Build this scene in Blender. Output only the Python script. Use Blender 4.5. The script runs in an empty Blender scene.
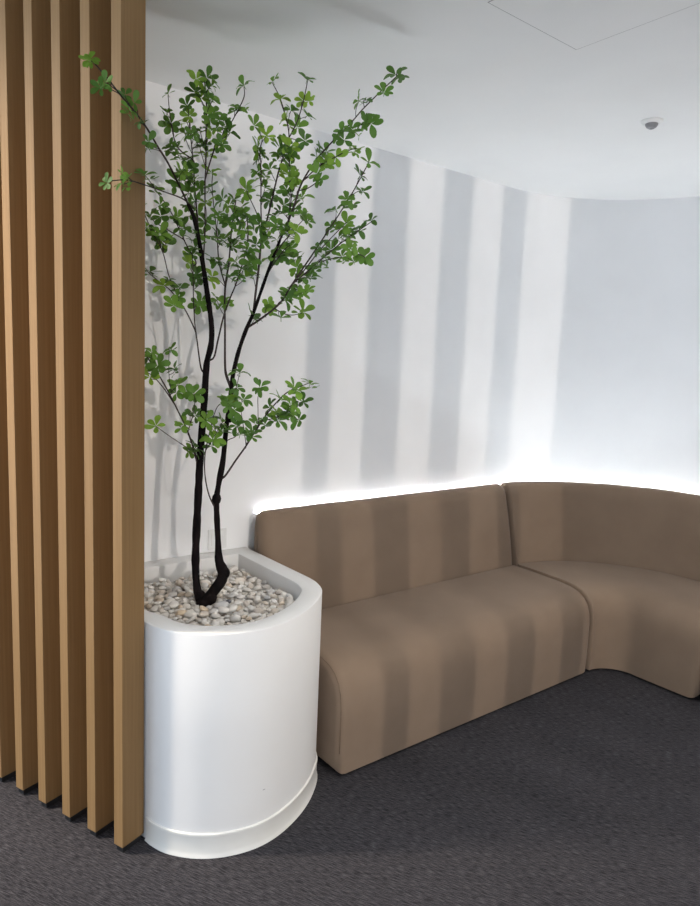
import bpy, bmesh, math, random
from mathutils import Vector, Matrix, noise

R = random.Random(7)
scene = bpy.context.scene
col = scene.collection

# ------------------------------------------------------------------ camera
H = 1.6
F_PX = 682.5
ROLL, PITCH, YAW = map(math.radians, (2.45, 7.616, 38.14))
FWD = Vector((math.sin(YAW) * math.cos(PITCH), math.cos(YAW) * math.cos(PITCH), -math.sin(PITCH)))
R0 = Vector((math.cos(YAW), -math.sin(YAW), 0))
U0 = R0.cross(FWD)
EYE = Vector((0, 0, H))
cd = bpy.data.cameras.new('camera')
cam = bpy.data.objects.new('camera', cd)
col.objects.link(cam)
right = R0 * math.cos(ROLL) + U0 * math.sin(ROLL)
up = U0 * math.cos(ROLL) - R0 * math.sin(ROLL)
m = Matrix((right, up, -FWD)).transposed().to_4x4()
m.translation = EYE
cam.matrix_world = m
cd.sensor_fit = 'VERTICAL'
cd.sensor_height = 36.0
cd.lens = F_PX / 906 * 36.0
cd.clip_start = 0.05
scene.camera = cam

# ------------------------------------------------------------------ world, lights, exposure
scene.view_settings.view_transform = 'Standard'
scene.view_settings.look = 'None'
scene.view_settings.gamma = 1.0
scene.view_settings.exposure = 0.36
scene.view_settings.use_curve_mapping = False
w = bpy.data.worlds.new('world')
scene.world = w
w.use_nodes = True
bg = w.node_tree.nodes['Background']
bg.inputs['Color'].default_value = (0.77, 0.87, 1.0, 1)
bg.inputs['Strength'].default_value = 1.9

WALL_Y, CEIL, HIGH = 2.65, 2.614, 3.10


def lamp(name, kind, loc, target, power, color, **kw):
    ld = bpy.data.lights.new(name, kind)
    ld.energy = power
    ld.color = color
    for k, v in kw.items():
        setattr(ld, k, v)
    o = bpy.data.objects.new(name, ld)
    o.location = loc
    d = Vector(target) - Vector(loc)
    o.rotation_euler = d.to_track_quat('-Z', 'Y').to_euler()
    col.objects.link(o)
    return o


WARM = (1.0, 0.86, 0.70)
NEUT = (1.0, 0.95, 0.88)
STRIPE_POS = (1.0, -6.2, 2.2)
lamp('corridor_spot', 'SPOT', STRIPE_POS, (1.9, 2.5, 1.2), 480, (1.0, 0.91, 0.82),
     spot_size=math.radians(50), spot_blend=0.2, shadow_soft_size=0.033)
DOWN = [  # x, y, watts, colour
    (-0.80, 2.95, HIGH, 560, WARM),
    (1.45, 0.75, CEIL, 60, NEUT),
    (2.75, 0.55, CEIL, 45, NEUT),
    (0.2, -1.0, HIGH, 35, NEUT),
    (2.0, -0.7, CEIL, 45, NEUT),
]
for x, y, z, p, c in DOWN:
    lamp('downlight_beam', 'SPOT', (x, y, z - 0.02), (x, y, 0), p, c,
         spot_size=math.radians(150), spot_blend=0.9, shadow_soft_size=0.09)


# ------------------------------------------------------------------ helpers
def tag(o, label=None, cat=None, group=None, kind=None):
    if label: o['label'] = label
    if cat: o['category'] = cat
    if group: o['group'] = group
    if kind: o['kind'] = kind
    return o


def empty(name, loc=(0, 0, 0)):
    o = bpy.data.objects.new(name, None)
    o.location = loc
    o.empty_display_size = 0.1
    col.objects.link(o)
    return o


def link(name, me, mat=None, parent=None, smooth=False):
    if mat is not None and not me.materials:
        me.materials.append(mat)
    if smooth:
        for p in me.polygons: p.use_smooth = True
    o = bpy.data.objects.new(name, me)
    col.objects.link(o)
    if parent is not None:
        o.parent = parent
        o.location = -Vector(parent.location) if parent.parent is None else Vector((0, 0, 0))
    return o


def mesh_from(name, verts, faces, fix=True):
    me = bpy.data.meshes.new(name)
    me.from_pydata([tuple(v) for v in verts], [], faces)
    if fix:
        bm = bmesh.new(); bm.from_mesh(me)
        bmesh.ops.recalc_face_normals(bm, faces=bm.faces)
        bm.to_mesh(me); bm.free()
    me.update()
    return me


def bm_mesh(name, bm):
    me = bpy.data.meshes.new(name)
    bmesh.ops.recalc_face_normals(bm, faces=bm.faces)
    bm.to_mesh(me); bm.free()
    return me


def box_bm(lo, hi, bevel=0.0, seg=2):
    bm = bmesh.new()
    bmesh.ops.create_cube(bm, size=1)
    for v in bm.verts:
        v.co = Vector([lo[i] + (v.co[i] + 0.5) * (hi[i] - lo[i]) for i in range(3)])
    if bevel:
        bmesh.ops.bevel(bm, geom=bm.edges[:], offset=bevel, segments=seg, affect='EDGES', profile=0.5)
    return bm


def box(name, lo, hi, mat, parent=None, bevel=0.0):
    return link(name, bm_mesh(name, box_bm(lo, hi, bevel)), mat, parent)


def prism_mesh(name, outline, z0, z1, bevel=0.0):
    n = len(outline)
    v = [(x, y, z0) for x, y in outline] + [(x, y, z1) for x, y in outline]
    f = [tuple(range(n))[::-1], tuple(range(n, 2 * n))] + [(i, (i + 1) % n, n + (i + 1) % n, n + i) for i in range(n)]
    me = mesh_from(name, v, f)
    if bevel:
        bm = bmesh.new(); bm.from_mesh(me)
        bmesh.ops.bevel(bm, geom=bm.edges[:], offset=bevel, segments=2, affect='EDGES', profile=0.5)
        bm.to_mesh(me); bm.free()
    return me


def tube_into(verts, faces, pts, radii, sides=8, cap=True):
    base = len(verts)
    n = len(pts)
    ref = Vector((0.31, 0.2, 0.93)).normalized()
    for i, p in enumerate(pts):
        a = pts[max(i - 1, 0)]; b = pts[min(i + 1, n - 1)]
        t = (b - a)
        t = t.normalized() if t.length > 1e-9 else Vector((0, 0, 1))
        u = t.cross(ref)
        if u.length < 1e-3: u = t.cross(Vector((1, 0, 0)))
        u.normalize(); v = t.cross(u)
        for k in range(sides):
            an = 2 * math.pi * k / sides
            verts.append(p + (u * math.cos(an) + v * math.sin(an)) * radii[i])
    for i in range(n - 1):
        for k in range(sides):
            a = base + i * sides + k; b = base + i * sides + (k + 1) % sides
            faces.append((a, b, b + sides, a + sides))
    if cap:
        faces.append(tuple(base + k for k in range(sides))[::-1])
        faces.append(tuple(base + (n - 1) * sides + k for k in range(sides)))


def catmull(pts, per=6, closed=False):
    pts = [Vector(p) for p in pts]
    n = len(pts); out = []
    rng = range(n) if closed else range(n - 1)
    for i in rng:
        if closed:
            p0, p1, p2, p3 = (pts[(i + k - 1) % n] for k in range(4))
        else:
            p0 = pts[max(i - 1, 0)]; p1 = pts[i]; p2 = pts[i + 1]; p3 = pts[min(i + 2, n - 1)]
        for k in range(per):
            t = k / per
            out.append(0.5 * ((2 * p1) + (p2 - p0) * t + (2 * p0 - 5 * p1 + 4 * p2 - p3) * t * t + (3 * p1 - p0 - 3 * p2 + p3) * t ** 3))
    if not closed: out.append(pts[-1])
    return out


def offset_path(pts, d):
    """2D polyline offset to its left by d"""
    out = []
    n = len(pts)
    for i, p in enumerate(pts):
        a = pts[max(i - 1, 0)]; b = pts[min(i + 1, n - 1)]
        t = (Vector(b) - Vector(a)).to_2d().normalized()
        out.append(Vector((p[0] - t.y * d, p[1] + t.x * d)))
    return out


# ------------------------------------------------------------------ materials
def new_mat(name):
    mt = bpy.data.materials.new(name)
    mt.use_nodes = True
    nt = mt.node_tree
    return mt, nt, nt.nodes['Principled BSDF']


def N(nt, kind, **kw):
    n = nt.nodes.new(kind)
    for k, v in kw.items(): setattr(n, k, v)
    return n


def ramp(nt, stops):
    r = nt.nodes.new('ShaderNodeValToRGB')
    e = r.color_ramp.elements
    while len(e) < len(stops): e.new(0.5)
    for el, (p, c) in zip(e, stops):
        el.position = p; el.color = (*c, 1)
    return r


def noisy(name, c0, c1, scale=8.0, stretch=(1, 1, 1), rough=0.6, bump=0.0, detail=4.0, rot=(0, 0, 0), lo=0.35, hi=0.65,
          spec=0.4, coords='Object', bump_scale=None, metallic=0.0, sheen=0.0):
    mt, nt, b = new_mat(name)
    tc = N(nt, 'ShaderNodeTexCoord')
    mp = N(nt, 'ShaderNodeMapping')
    mp.inputs['Rotation'].default_value = rot
    mp.inputs['Scale'].default_value = stretch
    nt.links.new(tc.outputs[coords], mp.inputs['Vector'])
    nz = N(nt, 'ShaderNodeTexNoise')
    nz.inputs['Scale'].default_value = scale
    nz.inputs['Detail'].default_value = detail
    nt.links.new(mp.outputs['Vector'], nz.inputs['Vector'])
    rp = ramp(nt, [(lo, c0), (hi, c1)])
    nt.links.new(nz.outputs['Fac'], rp.inputs['Fac'])
    nt.links.new(rp.outputs['Color'], b.inputs['Base Color'])
    b.inputs['Roughness'].default_value = rough
    b.inputs['Specular IOR Level'].default_value = spec
    b.inputs['Metallic'].default_value = metallic
    if sheen:
        b.inputs['Sheen Weight'].default_value = sheen
        b.inputs['Sheen Roughness'].default_value = 0.5
    if bump:
        bn = N(nt, 'ShaderNodeBump')
        bn.inputs['Strength'].default_value = bump
        bn.inputs['Distance'].default_value = 0.002
        src = nz
        if bump_scale:
            src = N(nt, 'ShaderNodeTexNoise')
            src.inputs['Scale'].default_value = bump_scale
            src.inputs['Detail'].default_value = 3
            nt.links.new(mp.outputs['Vector'], src.inputs['Vector'])
        nt.links.new(src.outputs['Fac'], bn.inputs['Height'])
        nt.links.new(bn.outputs['Normal'], b.inputs['Normal'])
    return mt


def glow(name, color, strength):
    mt, nt, b = new_mat(name)
    b.inputs['Base Color'].default_value = (0.9, 0.9, 0.9, 1)
    b.inputs['Emission Color'].default_value = (*color, 1)
    b.inputs['Emission Strength'].default_value = strength
    return mt


M_WALL = noisy('white_wall_paint', (0.885, 0.885, 0.89), (0.915, 0.915, 0.92), 3.0, rough=0.55, bump=0.05, bump_scale=180)
M_CEIL = noisy('white_ceiling_paint', (0.87, 0.865, 0.855), (0.90, 0.895, 0.885), 2.0, rough=0.7, bump=0.05, bump_scale=150)
M_PLANTER = noisy('white_satin_lacquer', (0.75, 0.745, 0.735), (0.78, 0.775, 0.765), 2.0, rough=0.5, spec=0.4)
M_VINYL = noisy('off_white_vinyl', (0.76, 0.75, 0.71), (0.80, 0.79, 0.75), 6.0, rough=0.35, spec=0.5)
M_PLASTIC = noisy('white_plastic', (0.78, 0.78, 0.77), (0.82, 0.82, 0.81), 10.0, rough=0.4, spec=0.5)
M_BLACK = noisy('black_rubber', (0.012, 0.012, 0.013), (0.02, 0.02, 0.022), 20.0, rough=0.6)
M_LINE = noisy('grey_joint', (0.36, 0.355, 0.35), (0.42, 0.415, 0.41), 20.0, rough=0.8)
M_LENS = noisy('grey_lens', (0.22, 0.22, 0.23), (0.30, 0.30, 0.31), 30.0, rough=0.3)
M_BARK = noisy('black_brown_bark', (0.003, 0.0025, 0.003), (0.012, 0.008, 0.008), 60.0, stretch=(1, 1, 0.25), rough=0.9, spec=0.12, bump=0.9,
               detail=6, bump_scale=90)
M_TWIG = noisy('brown_twig_bark', (0.022, 0.014, 0.012), (0.06, 0.038, 0.032), 80.0, rough=0.7)
M_SOIL = noisy('dark_gravel_bed', (0.10, 0.085, 0.07), (0.30, 0.26, 0.22), 120.0, rough=0.9, bump=0.6)

# timber: fine vertical grain, streaks along the slat
mt, nt, b = new_mat('oak_veneer')
tc = N(nt, 'ShaderNodeTexCoord'); oi = N(nt, 'ShaderNodeObjectInfo')
mp = N(nt, 'ShaderNodeMapping'); mp.inputs['Scale'].default_value = (1, 1, 0.018)
add = N(nt, 'ShaderNodeVectorMath', operation='ADD')
nt.links.new(tc.outputs['Object'], add.inputs[0])
mul = N(nt, 'ShaderNodeVectorMath', operation='SCALE'); mul.inputs['Scale'].default_value = 17.0
cmb = N(nt, 'ShaderNodeCombineXYZ')
for i in range(3): nt.links.new(oi.outputs['Random'], cmb.inputs[i])
nt.links.new(cmb.outputs[0], mul.inputs[0]); nt.links.new(mul.outputs[0], add.inputs[1])
nt.links.new(add.outputs[0], mp.inputs['Vector'])
nz = N(nt, 'ShaderNodeTexNoise'); nz.inputs['Scale'].default_value = 120; nz.inputs['Detail'].default_value = 5
nt.links.new(mp.outputs[0], nz.inputs['Vector'])
rp = ramp(nt, [(0.25, (0.250, 0.146, 0.062)), (0.75, (0.305, 0.186, 0.083))])
nt.links.new(nz.outputs['Fac'], rp.inputs['Fac']); nt.links.new(rp.outputs['Color'], b.inputs['Base Color'])
b.inputs['Roughness'].default_value = 0.55; b.inputs['Specular IOR Level'].default_value = 0.18
bn = N(nt, 'ShaderNodeBump'); bn.inputs['Strength'].default_value = 0.12; bn.inputs['Distance'].default_value = 0.001
nt.links.new(nz.outputs['Fac'], bn.inputs['Height']); nt.links.new(bn.outputs[0], b.inputs['Normal'])
M_OAK = mt

# carpet: dark grey loop pile with short streaks along one direction
mt, nt, b = new_mat('dark_grey_carpet')
tc = N(nt, 'ShaderNodeTexCoord')
mp = N(nt, 'ShaderNodeMapping'); mp.inputs['Rotation'].default_value = (0, 0, math.radians(-116)); mp.inputs['Scale'].default_value = (0.10, 1, 1)
mp0 = N(nt, 'ShaderNodeMapping'); mp0.vector_type = 'TEXTURE'; mp0.inputs['Rotation'].default_value = (0, 0, math.radians(118))
mp.inputs['Rotation'].default_value = (0, 0, 0)
nt.links.new(tc.outputs['Object'], mp0.inputs['Vector']); nt.links.new(mp0.outputs[0], mp.inputs['Vector'])
n1 = N(nt, 'ShaderNodeTexNoise'); n1.inputs['Scale'].default_value = 340; n1.inputs['Detail'].default_value = 2
n2 = N(nt, 'ShaderNodeTexNoise'); n2.inputs['Scale'].default_value = 420; n2.inputs['Detail'].default_value = 2
n3 = N(nt, 'ShaderNodeTexNoise'); n3.inputs['Scale'].default_value = 5; n3.inputs['Detail'].default_value = 3
nt.links.new(mp.outputs[0], n1.inputs['Vector']); nt.links.new(tc.outputs['Object'], n2.inputs['Vector']); nt.links.new(mp.outputs[0], n3.inputs['Vector'])
r1 = ramp(nt, [(0.34, (0.027, 0.026, 0.030)), (0.50, (0.055, 0.0525, 0.059)), (0.68, (0.108, 0.103, 0.114))])
nt.links.new(n1.outputs['Fac'], r1.inputs['Fac'])
r2 = ramp(nt, [(0.35, (0.55, 0.55, 0.55)), (0.65, (1.0, 1.0, 1.0))]); nt.links.new(n2.outputs['Fac'], r2.inputs['Fac'])
r3 = ramp(nt, [(0.3, (0.85, 0.85, 0.85)), (0.7, (1.0, 1.0, 1.0))]); nt.links.new(n3.outputs['Fac'], r3.inputs['Fac'])
x1 = N(nt, 'ShaderNodeMix', data_type='RGBA', blend_type='MULTIPLY'); x1.inputs[0].default_value = 1
x2 = N(nt, 'ShaderNodeMix', data_type='RGBA', blend_type='MULTIPLY'); x2.inputs[0].default_value = 1
nt.links.new(r1.outputs[0], x1.inputs[6]); nt.links.new(r2.outputs[0], x1.inputs[7])
nt.links.new(x1.outputs[2], x2.inputs[6]); nt.links.new(r3.outputs[0], x2.inputs[7])
nt.links.new(x2.outputs[2], b.inputs['Base Color'])
b.inputs['Roughness'].default_value = 0.95; b.inputs['Specular IOR Level'].default_value = 0.1
bn = N(nt, 'ShaderNodeBump'); bn.inputs['Strength'].default_value = 0.5; bn.inputs['Distance'].default_value = 0.003
nt.links.new(n1.outputs['Fac'], bn.inputs['Height']); nt.links.new(bn.outputs[0], b.inputs['Normal'])
M_CARPET = mt

M_FABRIC = noisy('taupe_suede_fabric', (0.212, 0.151, 0.106), (0.232, 0.167, 0.118), 5.0, rough=0.85, bump=0.25, bump_scale=600,
                 spec=0.15, sheen=0.12)
M_PIPING = noisy('dark_taupe_piping', (0.14, 0.10, 0.07), (0.18, 0.13, 0.09), 40.0, rough=0.85, spec=0.1)


def leaf_mat():
    mt, nt, b = new_mat('green_leaf')
    oi = N(nt, 'ShaderNodeObjectInfo')
    rp = ramp(nt, [(0.0, (0.070, 0.160, 0.028)), (0.55, (0.118, 0.245, 0.038)), (0.85, (0.180, 0.335, 0.045)), (1.0, (0.280, 0.450, 0.050))])
    nt.links.new(oi.outputs['Random'], rp.inputs['Fac'])
    nt.links.new(rp.outputs[0], b.inputs['Base Color'])
    b.inputs['Roughness'].default_value = 0.5
    b.inputs['Specular IOR Level'].default_value = 0.35
    tr = N(nt, 'ShaderNodeBsdfTranslucent')
    nt.links.new(rp.outputs[0], tr.inputs['Color'])
    mx = N(nt, 'ShaderNodeMixShader'); mx.inputs[0].default_value = 0.3
    out = nt.nodes['Material Output']
    nt.links.new(b.outputs[0], mx.inputs[1]); nt.links.new(tr.outputs[0], mx.inputs[2])
    nt.links.new(mx.outputs[0], out.inputs['Surface'])
    return mt


M_LEAF = leaf_mat()


def pebble_mat():
    mt, nt, b = new_mat('pale_pebble_stone')
    oi = N(nt, 'ShaderNodeObjectInfo'); tc = N(nt, 'ShaderNodeTexCoord')
    rp = ramp(nt, [(0.0, (0.80, 0.76, 0.70)), (0.2, (0.66, 0.64, 0.61)), (0.38, (0.88, 0.86, 0.82)), (0.55, (0.62, 0.54, 0.46)),
                   (0.7, (0.84, 0.82, 0.80)), (0.85, (0.52, 0.51, 0.50)), (0.94, (0.74, 0.60, 0.45)), (1.0, (0.90, 0.88, 0.85))])
    nt.links.new(oi.outputs['Random'], rp.inputs['Fac'])
    nz = N(nt, 'ShaderNodeTexNoise'); nz.inputs['Scale'].default_value = 90; nz.inputs['Detail'].default_value = 4
    nt.links.new(tc.outputs['Object'], nz.inputs['Vector'])
    r2 = ramp(nt, [(0.3, (0.78, 0.76, 0.74)), (0.65, (1, 1, 1))]); nt.links.new(nz.outputs['Fac'], r2.inputs['Fac'])
    x = N(nt, 'ShaderNodeMix', data_type='RGBA', blend_type='MULTIPLY'); x.inputs[0].default_value = 1
    nt.links.new(rp.outputs[0], x.inputs[6]); nt.links.new(r2.outputs[0], x.inputs[7])
    nt.links.new(x.outputs[2], b.inputs['Base Color'])
    b.inputs['Roughness'].default_value = 0.55
    return mt


M_PEBBLE = pebble_mat()
M_BEDPEB = noisy('mixed_pebble_stone', (0.42, 0.38, 0.33), (0.74, 0.70, 0.64), 30.0, rough=0.6, lo=0.4, hi=0.6, coords='Generated')
M_LED = glow('cool_white_led', (0.86, 0.94, 1.0), 480.0)
M_DISC = glow('warm_white_lamp_disc', (1.0, 0.92, 0.82), 6.0)

# ------------------------------------------------------------------ room shell
X0, X1, Y0, Y1 = -4.5, 5.2, -8.5, 4.2
tag(box('floor', (X0, Y0, -0.12), (X1, Y1, 0.0), M_CARPET), 'dark grey streaked carpet floor', 'floor', kind='structure')
# the nook's lower ceiling stops at the line of the slats; the room in front of them is higher
LINE_A, LINE_B = Vector((-0.25, 4.2)), Vector((4.65, -8.5))
_e = Vector((0.36, -0.933)).normalized(); _p = Vector((0.689, 2.026)) + Vector((0.933, 0.36)).normalized() * 0.105
LINE_A = _p - _e * ((Y1 - _p.y) / 0.933); LINE_B = _p + _e * ((_p.y - Y0) / 0.933)
low = [(LINE_A.x, Y1), (LINE_B.x, Y0), (X1 + 0.3, Y0), (X1 + 0.3, Y1)]
high = [(X0, Y0), (LINE_B.x, Y0), (LINE_A.x, Y1), (X0, Y1)]
tag(link('ceiling', prism_mesh('ceiling', low, CEIL, HIGH + 0.12), M_CEIL), 'smooth white painted ceiling over the sofa', 'ceiling', kind='structure')
tag(link('ceiling', prism_mesh('ceiling', high, HIGH, HIGH + 0.12), M_CEIL), 'higher white ceiling in front of the oak slats', 'ceiling', kind='structure')

# curved back wall: straight run, elliptical sweep, straight run towards the camera side
WCX, WCY, WA, WB = 3.14, 1.74, 0.905, WALL_Y - 1.74
wall_in = [Vector((0.60, WALL_Y)), Vector((1.4, WALL_Y)), Vector((2.2, WALL_Y)), Vector((2.9, WALL_Y))]
for k in range(0, 49):
    a = math.pi / 2 * (1 - k / 48)
    wall_in.append(Vector((WCX + WA * math.cos(a), WCY + WB * math.sin(a))))
for y in (1.0, 0.0, -3.0, -8.4):
    wall_in.append(Vector((WCX + WA, y)))


def strip_mesh(name, inner, outer, z0, z1):
    n = len(inner)
    v = []
    for p in inner: v += [(p.x, p.y, z0), (p.x, p.y, z1)]
    for p in outer: v += [(p.x, p.y, z0), (p.x, p.y, z1)]
    f = []
    o = 2 * n
    for i in range(n - 1):
        a, b = 2 * i, 2 * i + 2
        f += [(a, b, b + 1, a + 1), (o + a, o + a + 1, o + b + 1, o + b), (a + 1, b + 1, o + b + 1, o + a + 1), (a, o + a, o + b, b)]
    f += [(0, 1, o + 1, o), (2 * n - 2, o + 2 * n - 2, o + 2 * n - 1, 2 * n - 1)]
    return mesh_from(name, v, f)


wall = link('wall_back', strip_mesh('wall_back', wall_in, offset_path(wall_in, 0.12), 0.0, CEIL), M_WALL, smooth=True)
wall.data.set_sharp_from_angle(angle=math.radians(30))
tag(wall, 'smooth white wall sweeping round behind the sofa', 'wall', kind='structure')
bb_in = offset_path(wall_in, -0.008)
tag(link('baseboard_back', strip_mesh('baseboard_back', bb_in, wall_in, 0, 0.08), M_VINYL), 'low white baseboard hidden behind the sofa', 'baseboard', kind='structure')

# ceiling hatch: dark joint frame and flush panel
hx0, hx1, hy0, hy1 = 1.536, 1.960, 0.990, 1.420
hatch = empty('ceiling_hatch', ((hx0 + hx1) / 2, (hy0 + hy1) / 2, CEIL))
tag(hatch, 'square white access hatch flush in the ceiling with thin dark joints', 'hatch')
j = 0.0028
for lo, hi in [((hx0, hy0), (hx1, hy0 + j)), ((hx0, hy1 - j), (hx1, hy1)), ((hx0, hy0 + j), (hx0 + j, hy1 - j)), ((hx1 - j, hy0 + j), (hx1, hy1 - j))]:
    box('joint', (*lo, CEIL - 0.0008), (*hi, CEIL), M_LINE, hatch)
box('panel', (hx0 + j, hy0 + j, CEIL - 0.0015), (hx1 - j, hy1 - j, CEIL), M_CEIL, hatch)


# ceiling sensor
def lathe(name, prof, seg=32):
    v, f = [], []
    n = len(prof)
    for k in range(seg):
        a = 2 * math.pi * k / seg
        for r, z in prof: v.append((r * math.cos(a), r * math.sin(a), z))
    for k in range(seg):
        for i in range(n - 1):
            a = k * n + i; b = ((k + 1) % seg) * n + i
            f.append((a, b, b + 1, a + 1))
    me = mesh_from(name, v, f)
    bm = bmesh.new(); bm.from_mesh(me)
    bmesh.ops.remove_doubles(bm, verts=bm.verts, dist=1e-6)
    bmesh.ops.recalc_face_normals(bm, faces=bm.faces)
    bm.to_mesh(me); bm.free()
    return me


sens = empty('ceiling_sensor', (2.713, 1.576, CEIL))
tag(sens, 'small round white detector with a grey domed lens on the ceiling', 'sensor')
o = link('flange', lathe('sensor_flange', [(0.0001, 0), (0.042, 0), (0.042, -0.004), (0.037, -0.009), (0.026, -0.012), (0.0001, -0.012)]), M_PLASTIC, sens, True)
o.location = (0, 0, 0)
o = link('lens', lathe('sensor_lens', [(0.025, -0.012), (0.024, -0.018), (0.019, -0.025), (0.011, -0.030), (0.0001, -0.013)]), M_LENS, sens, True)
o.location = (0, 0, 0)

# ------------------------------------------------------------------ slatted timber partition (in view)
E_DIR = Vector((0.36, -0.933, 0)).normalized()      # along the row, towards the free end
IN_DIR = Vector((0.933, 0.36, 0)).normalized()      # depth of a slat
P0 = Vector((0.689, 2.026, 0))
SLAT_W, SLAT_D, PITCH_S = 0.040, 0.088, 0.1305


def slat_mesh(name, w, d, z0, z1, bev):
    bm = box_bm((0, 0, z0), (w, d, z1), bev, 2)
    return bm_mesh(name, bm)


part = empty('slat_partition', tuple(P0))
tag(part, 'row of tall oak slats on a backing board beside the white planter', 'partition')
slat_me = slat_mesh('slat', SLAT_W, SLAT_D, 0.022, HIGH, 0.0012)
slat_me.materials.append(M_OAK)
shoe_me = slat_mesh('shoe', SLAT_W - 0.010, SLAT_D - 0.012, 0.0, 0.022, 0.001)
shoe_me.materials.append(M_BLACK)
rot = Matrix((E_DIR, IN_DIR, Vector((0, 0, 1)))).transposed().to_euler()
for k in range(9):
    s = link('slat', slat_me, None, part)
    s.location = -E_DIR * PITCH_S * k
    s.rotation_euler = rot
    sh = link('shoe', shoe_me, None, s)
    sh.location = (0.005, 0.006, 0)
bk = link('backing_board', bm_mesh('backing_board', box_bm((-PITCH_S * 8 - 0.02, SLAT_D, 0.0), (0.012, SLAT_D + 0.005, HIGH), 0)), M_OAK, part)
bk.location = (0, 0, 0)
bk.rotation_euler = rot

# ------------------------------------------------------------------ planter
RIM = 0.750
front = [(0.7935, 2.020), (0.803, 1.974), (0.831, 1.913), (0.897, 1.843), (0.985, 1.797), (1.09, 1.780), (1.205, 1.805), (1.334, 1.872),
         (1.446, 1.973), (1.488, 2.060), (1.499, 2.13)]
fr = [v.to_2d() for v in catmull([Vector((*p, 0)) for p in front], 5)]
OUT = fr + [Vector((1.499, 2.30)), Vector((1.499, 2.45)), Vector((1.499, 2.646)), Vector((1.10, 2.646)), Vector((0.561, 2.646)), Vector((0.674, 2.345))]


def inset_closed(pts, d):
    n = len(pts); out = []
    for i in range(n):
        a, p, b = pts[i - 1], pts[i], pts[(i + 1) % n]
        t1 = (p - a).normalized(); t2 = (b - p).normalized()
        n1 = Vector((-t1.y, t1.x)); n2 = Vector((-t2.y, t2.x))
        nn = (n1 + n2)
        nn = nn / max(nn.length_squared, 0.5) * 2
        out.append(p + nn * d)
    return out


area = sum(OUT[i - 1].x * OUT[i].y - OUT[i].x * OUT[i - 1].y for i in range(len(OUT)))
SGN = 1 if area > 0 else -1
INN = inset_closed(OUT, 0.078 * SGN)
planter = empty('tree_planter', (1.12, 2.2, 0))
tag(planter, 'white round-fronted tree planter filled with pebbles beside the sofa', 'planter')


def loops_mesh(name, loops, close=False):
    n = len(loops[0][0]); v = []; f = []
    for pts, z in loops: v += [(p.x, p.y, z) for p in pts]
    m = len(loops)
    for j in range(m if close else m - 1):
        for i in range(n):
            a = j * n + i; b = j * n + (i + 1) % n
            j2 = (j + 1) % m
            f.append((a, b, j2 * n + (i + 1) % n, j2 * n + i))
    return mesh_from(name, v, f)


def ins(d): return inset_closed(OUT, d * SGN)


body = link('body', loops_mesh('planter_body', [(OUT, 0.0), (OUT, 0.08), (OUT, 0.4), (OUT, RIM - 0.003), (ins(0.001), RIM - 0.001), (ins(0.003), RIM),
                                               (ins(0.07), RIM), (ins(0.076), RIM - 0.003), (INN, RIM - 0.008), (INN, 0.55), (INN, 0.50), (OUT, 0.0)][:-1]),
            M_PLANTER, planter, True)
body.data.set_sharp_from_angle(angle=math.radians(40))
# baseboard round the visible front of the planter: lip, flat, flared toe
path = fr[1:] + [Vector((1.499, 2.26))]
prof = [(0.000, 0.083), (0.0055, 0.081), (0.0065, 0.076), (0.0045, 0.071), (0.0045, 0.018), (0.006, 0.008), (0.009, 0.002), (0.009, 0.0), (0.0, 0.0)]
v, f = [], []
offs = [offset_path(path, -d if SGN > 0 else d) for d, z in prof]
for i in range(len(path)):
    for k, (d, z) in enumerate(prof): v.append((offs[k][i].x, offs[k][i].y, z))
np_ = len(prof)
for i in range(len(path) - 1):
    for k in range(np_ - 1):
        a = i * np_ + k
        f.append((a, a + 1, a + np_ + 1, a + np_))
f += [tuple(range(np_)), tuple((len(path) - 1) * np_ + k for k in range(np_))]
skirt = link('skirting', mesh_from('planter_skirting', v, f), M_VINYL, planter, True)
skirt.data.set_sharp_from_angle(angle=math.radians(50))
skirt['label'] = 'off-white vinyl skirting with flared toe'
# small dark scuff on the front of the body
sc = bmesh.new(); bmesh.ops.create_uvsphere(sc, u_segments=10, v_segments=6, radius=1)
bmesh.ops.scale(sc, vec=(0.0055, 0.0006, 0.0016), verts=sc.verts)
scuff = link('scuff_mark', bm_mesh('scuff_mark', sc), M_LINE, planter)

# ------------------------------------------------------------------ wall socket plate
so = empty('wall_socket', (1.358, WALL_Y, 0.805))
tag(so, 'white square socket plate on the wall behind the tree', 'socket')
for nm, lo, hi in [('plate', (-0.045, -0.006, -0.045), (0.045, 0, 0.045)), ('insert', (-0.030, -0.008, -0.030), (0.030, -0.006, 0.030))]:
    o = link(nm, bm_mesh(nm, box_bm(lo, hi, 0.002)), M_PLASTIC, so)
    o.location = (0, 0, 0)

# ------------------------------------------------------------------ sofa modules
CX, CY = 3.222, 1.74


def seat_profile(L):
    return [(0.004, 0.012), (0.0, 0.10), (0.0, 0.20), (0.001, 0.28), (0.008, 0.335), (0.024, 0.380), (0.052, 0.414), (0.092, 0.437), (0.145, 0.449),
            (0.22, 0.455), (0.70 * L, 0.457), (L - 0.006, 0.457), (L - 0.002, 0.40), (L - 0.002, 0.20), (L - 0.002, 0.012), (L * 0.5, 0.012)]


def back_profile(k):
    return [(x * k, z) for x, z in [(0.002, 0.012), (0.0, 0.25), (0.0, 0.41), (0.004, 0.49), (0.012, 0.60), (0.022, 0.71), (0.033, 0.80), (0.042, 0.866), (0.052, 0.901), (0.067, 0.922),
            (0.085, 0.929), (0.104, 0.922), (0.118, 0.901), (0.126, 0.85), (0.128, 0.5), (0.128, 0.012), (0.08, 0.012)]]


def inset_profile(prof, d):
    return [tuple(q) for q in inset_closed([Vector(p) for p in prof], d * (1 if sum(prof[i - 1][0] * prof[i][1] - prof[i][0] * prof[i - 1][1] for i in range(len(prof))) > 0 else -1))]


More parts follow.
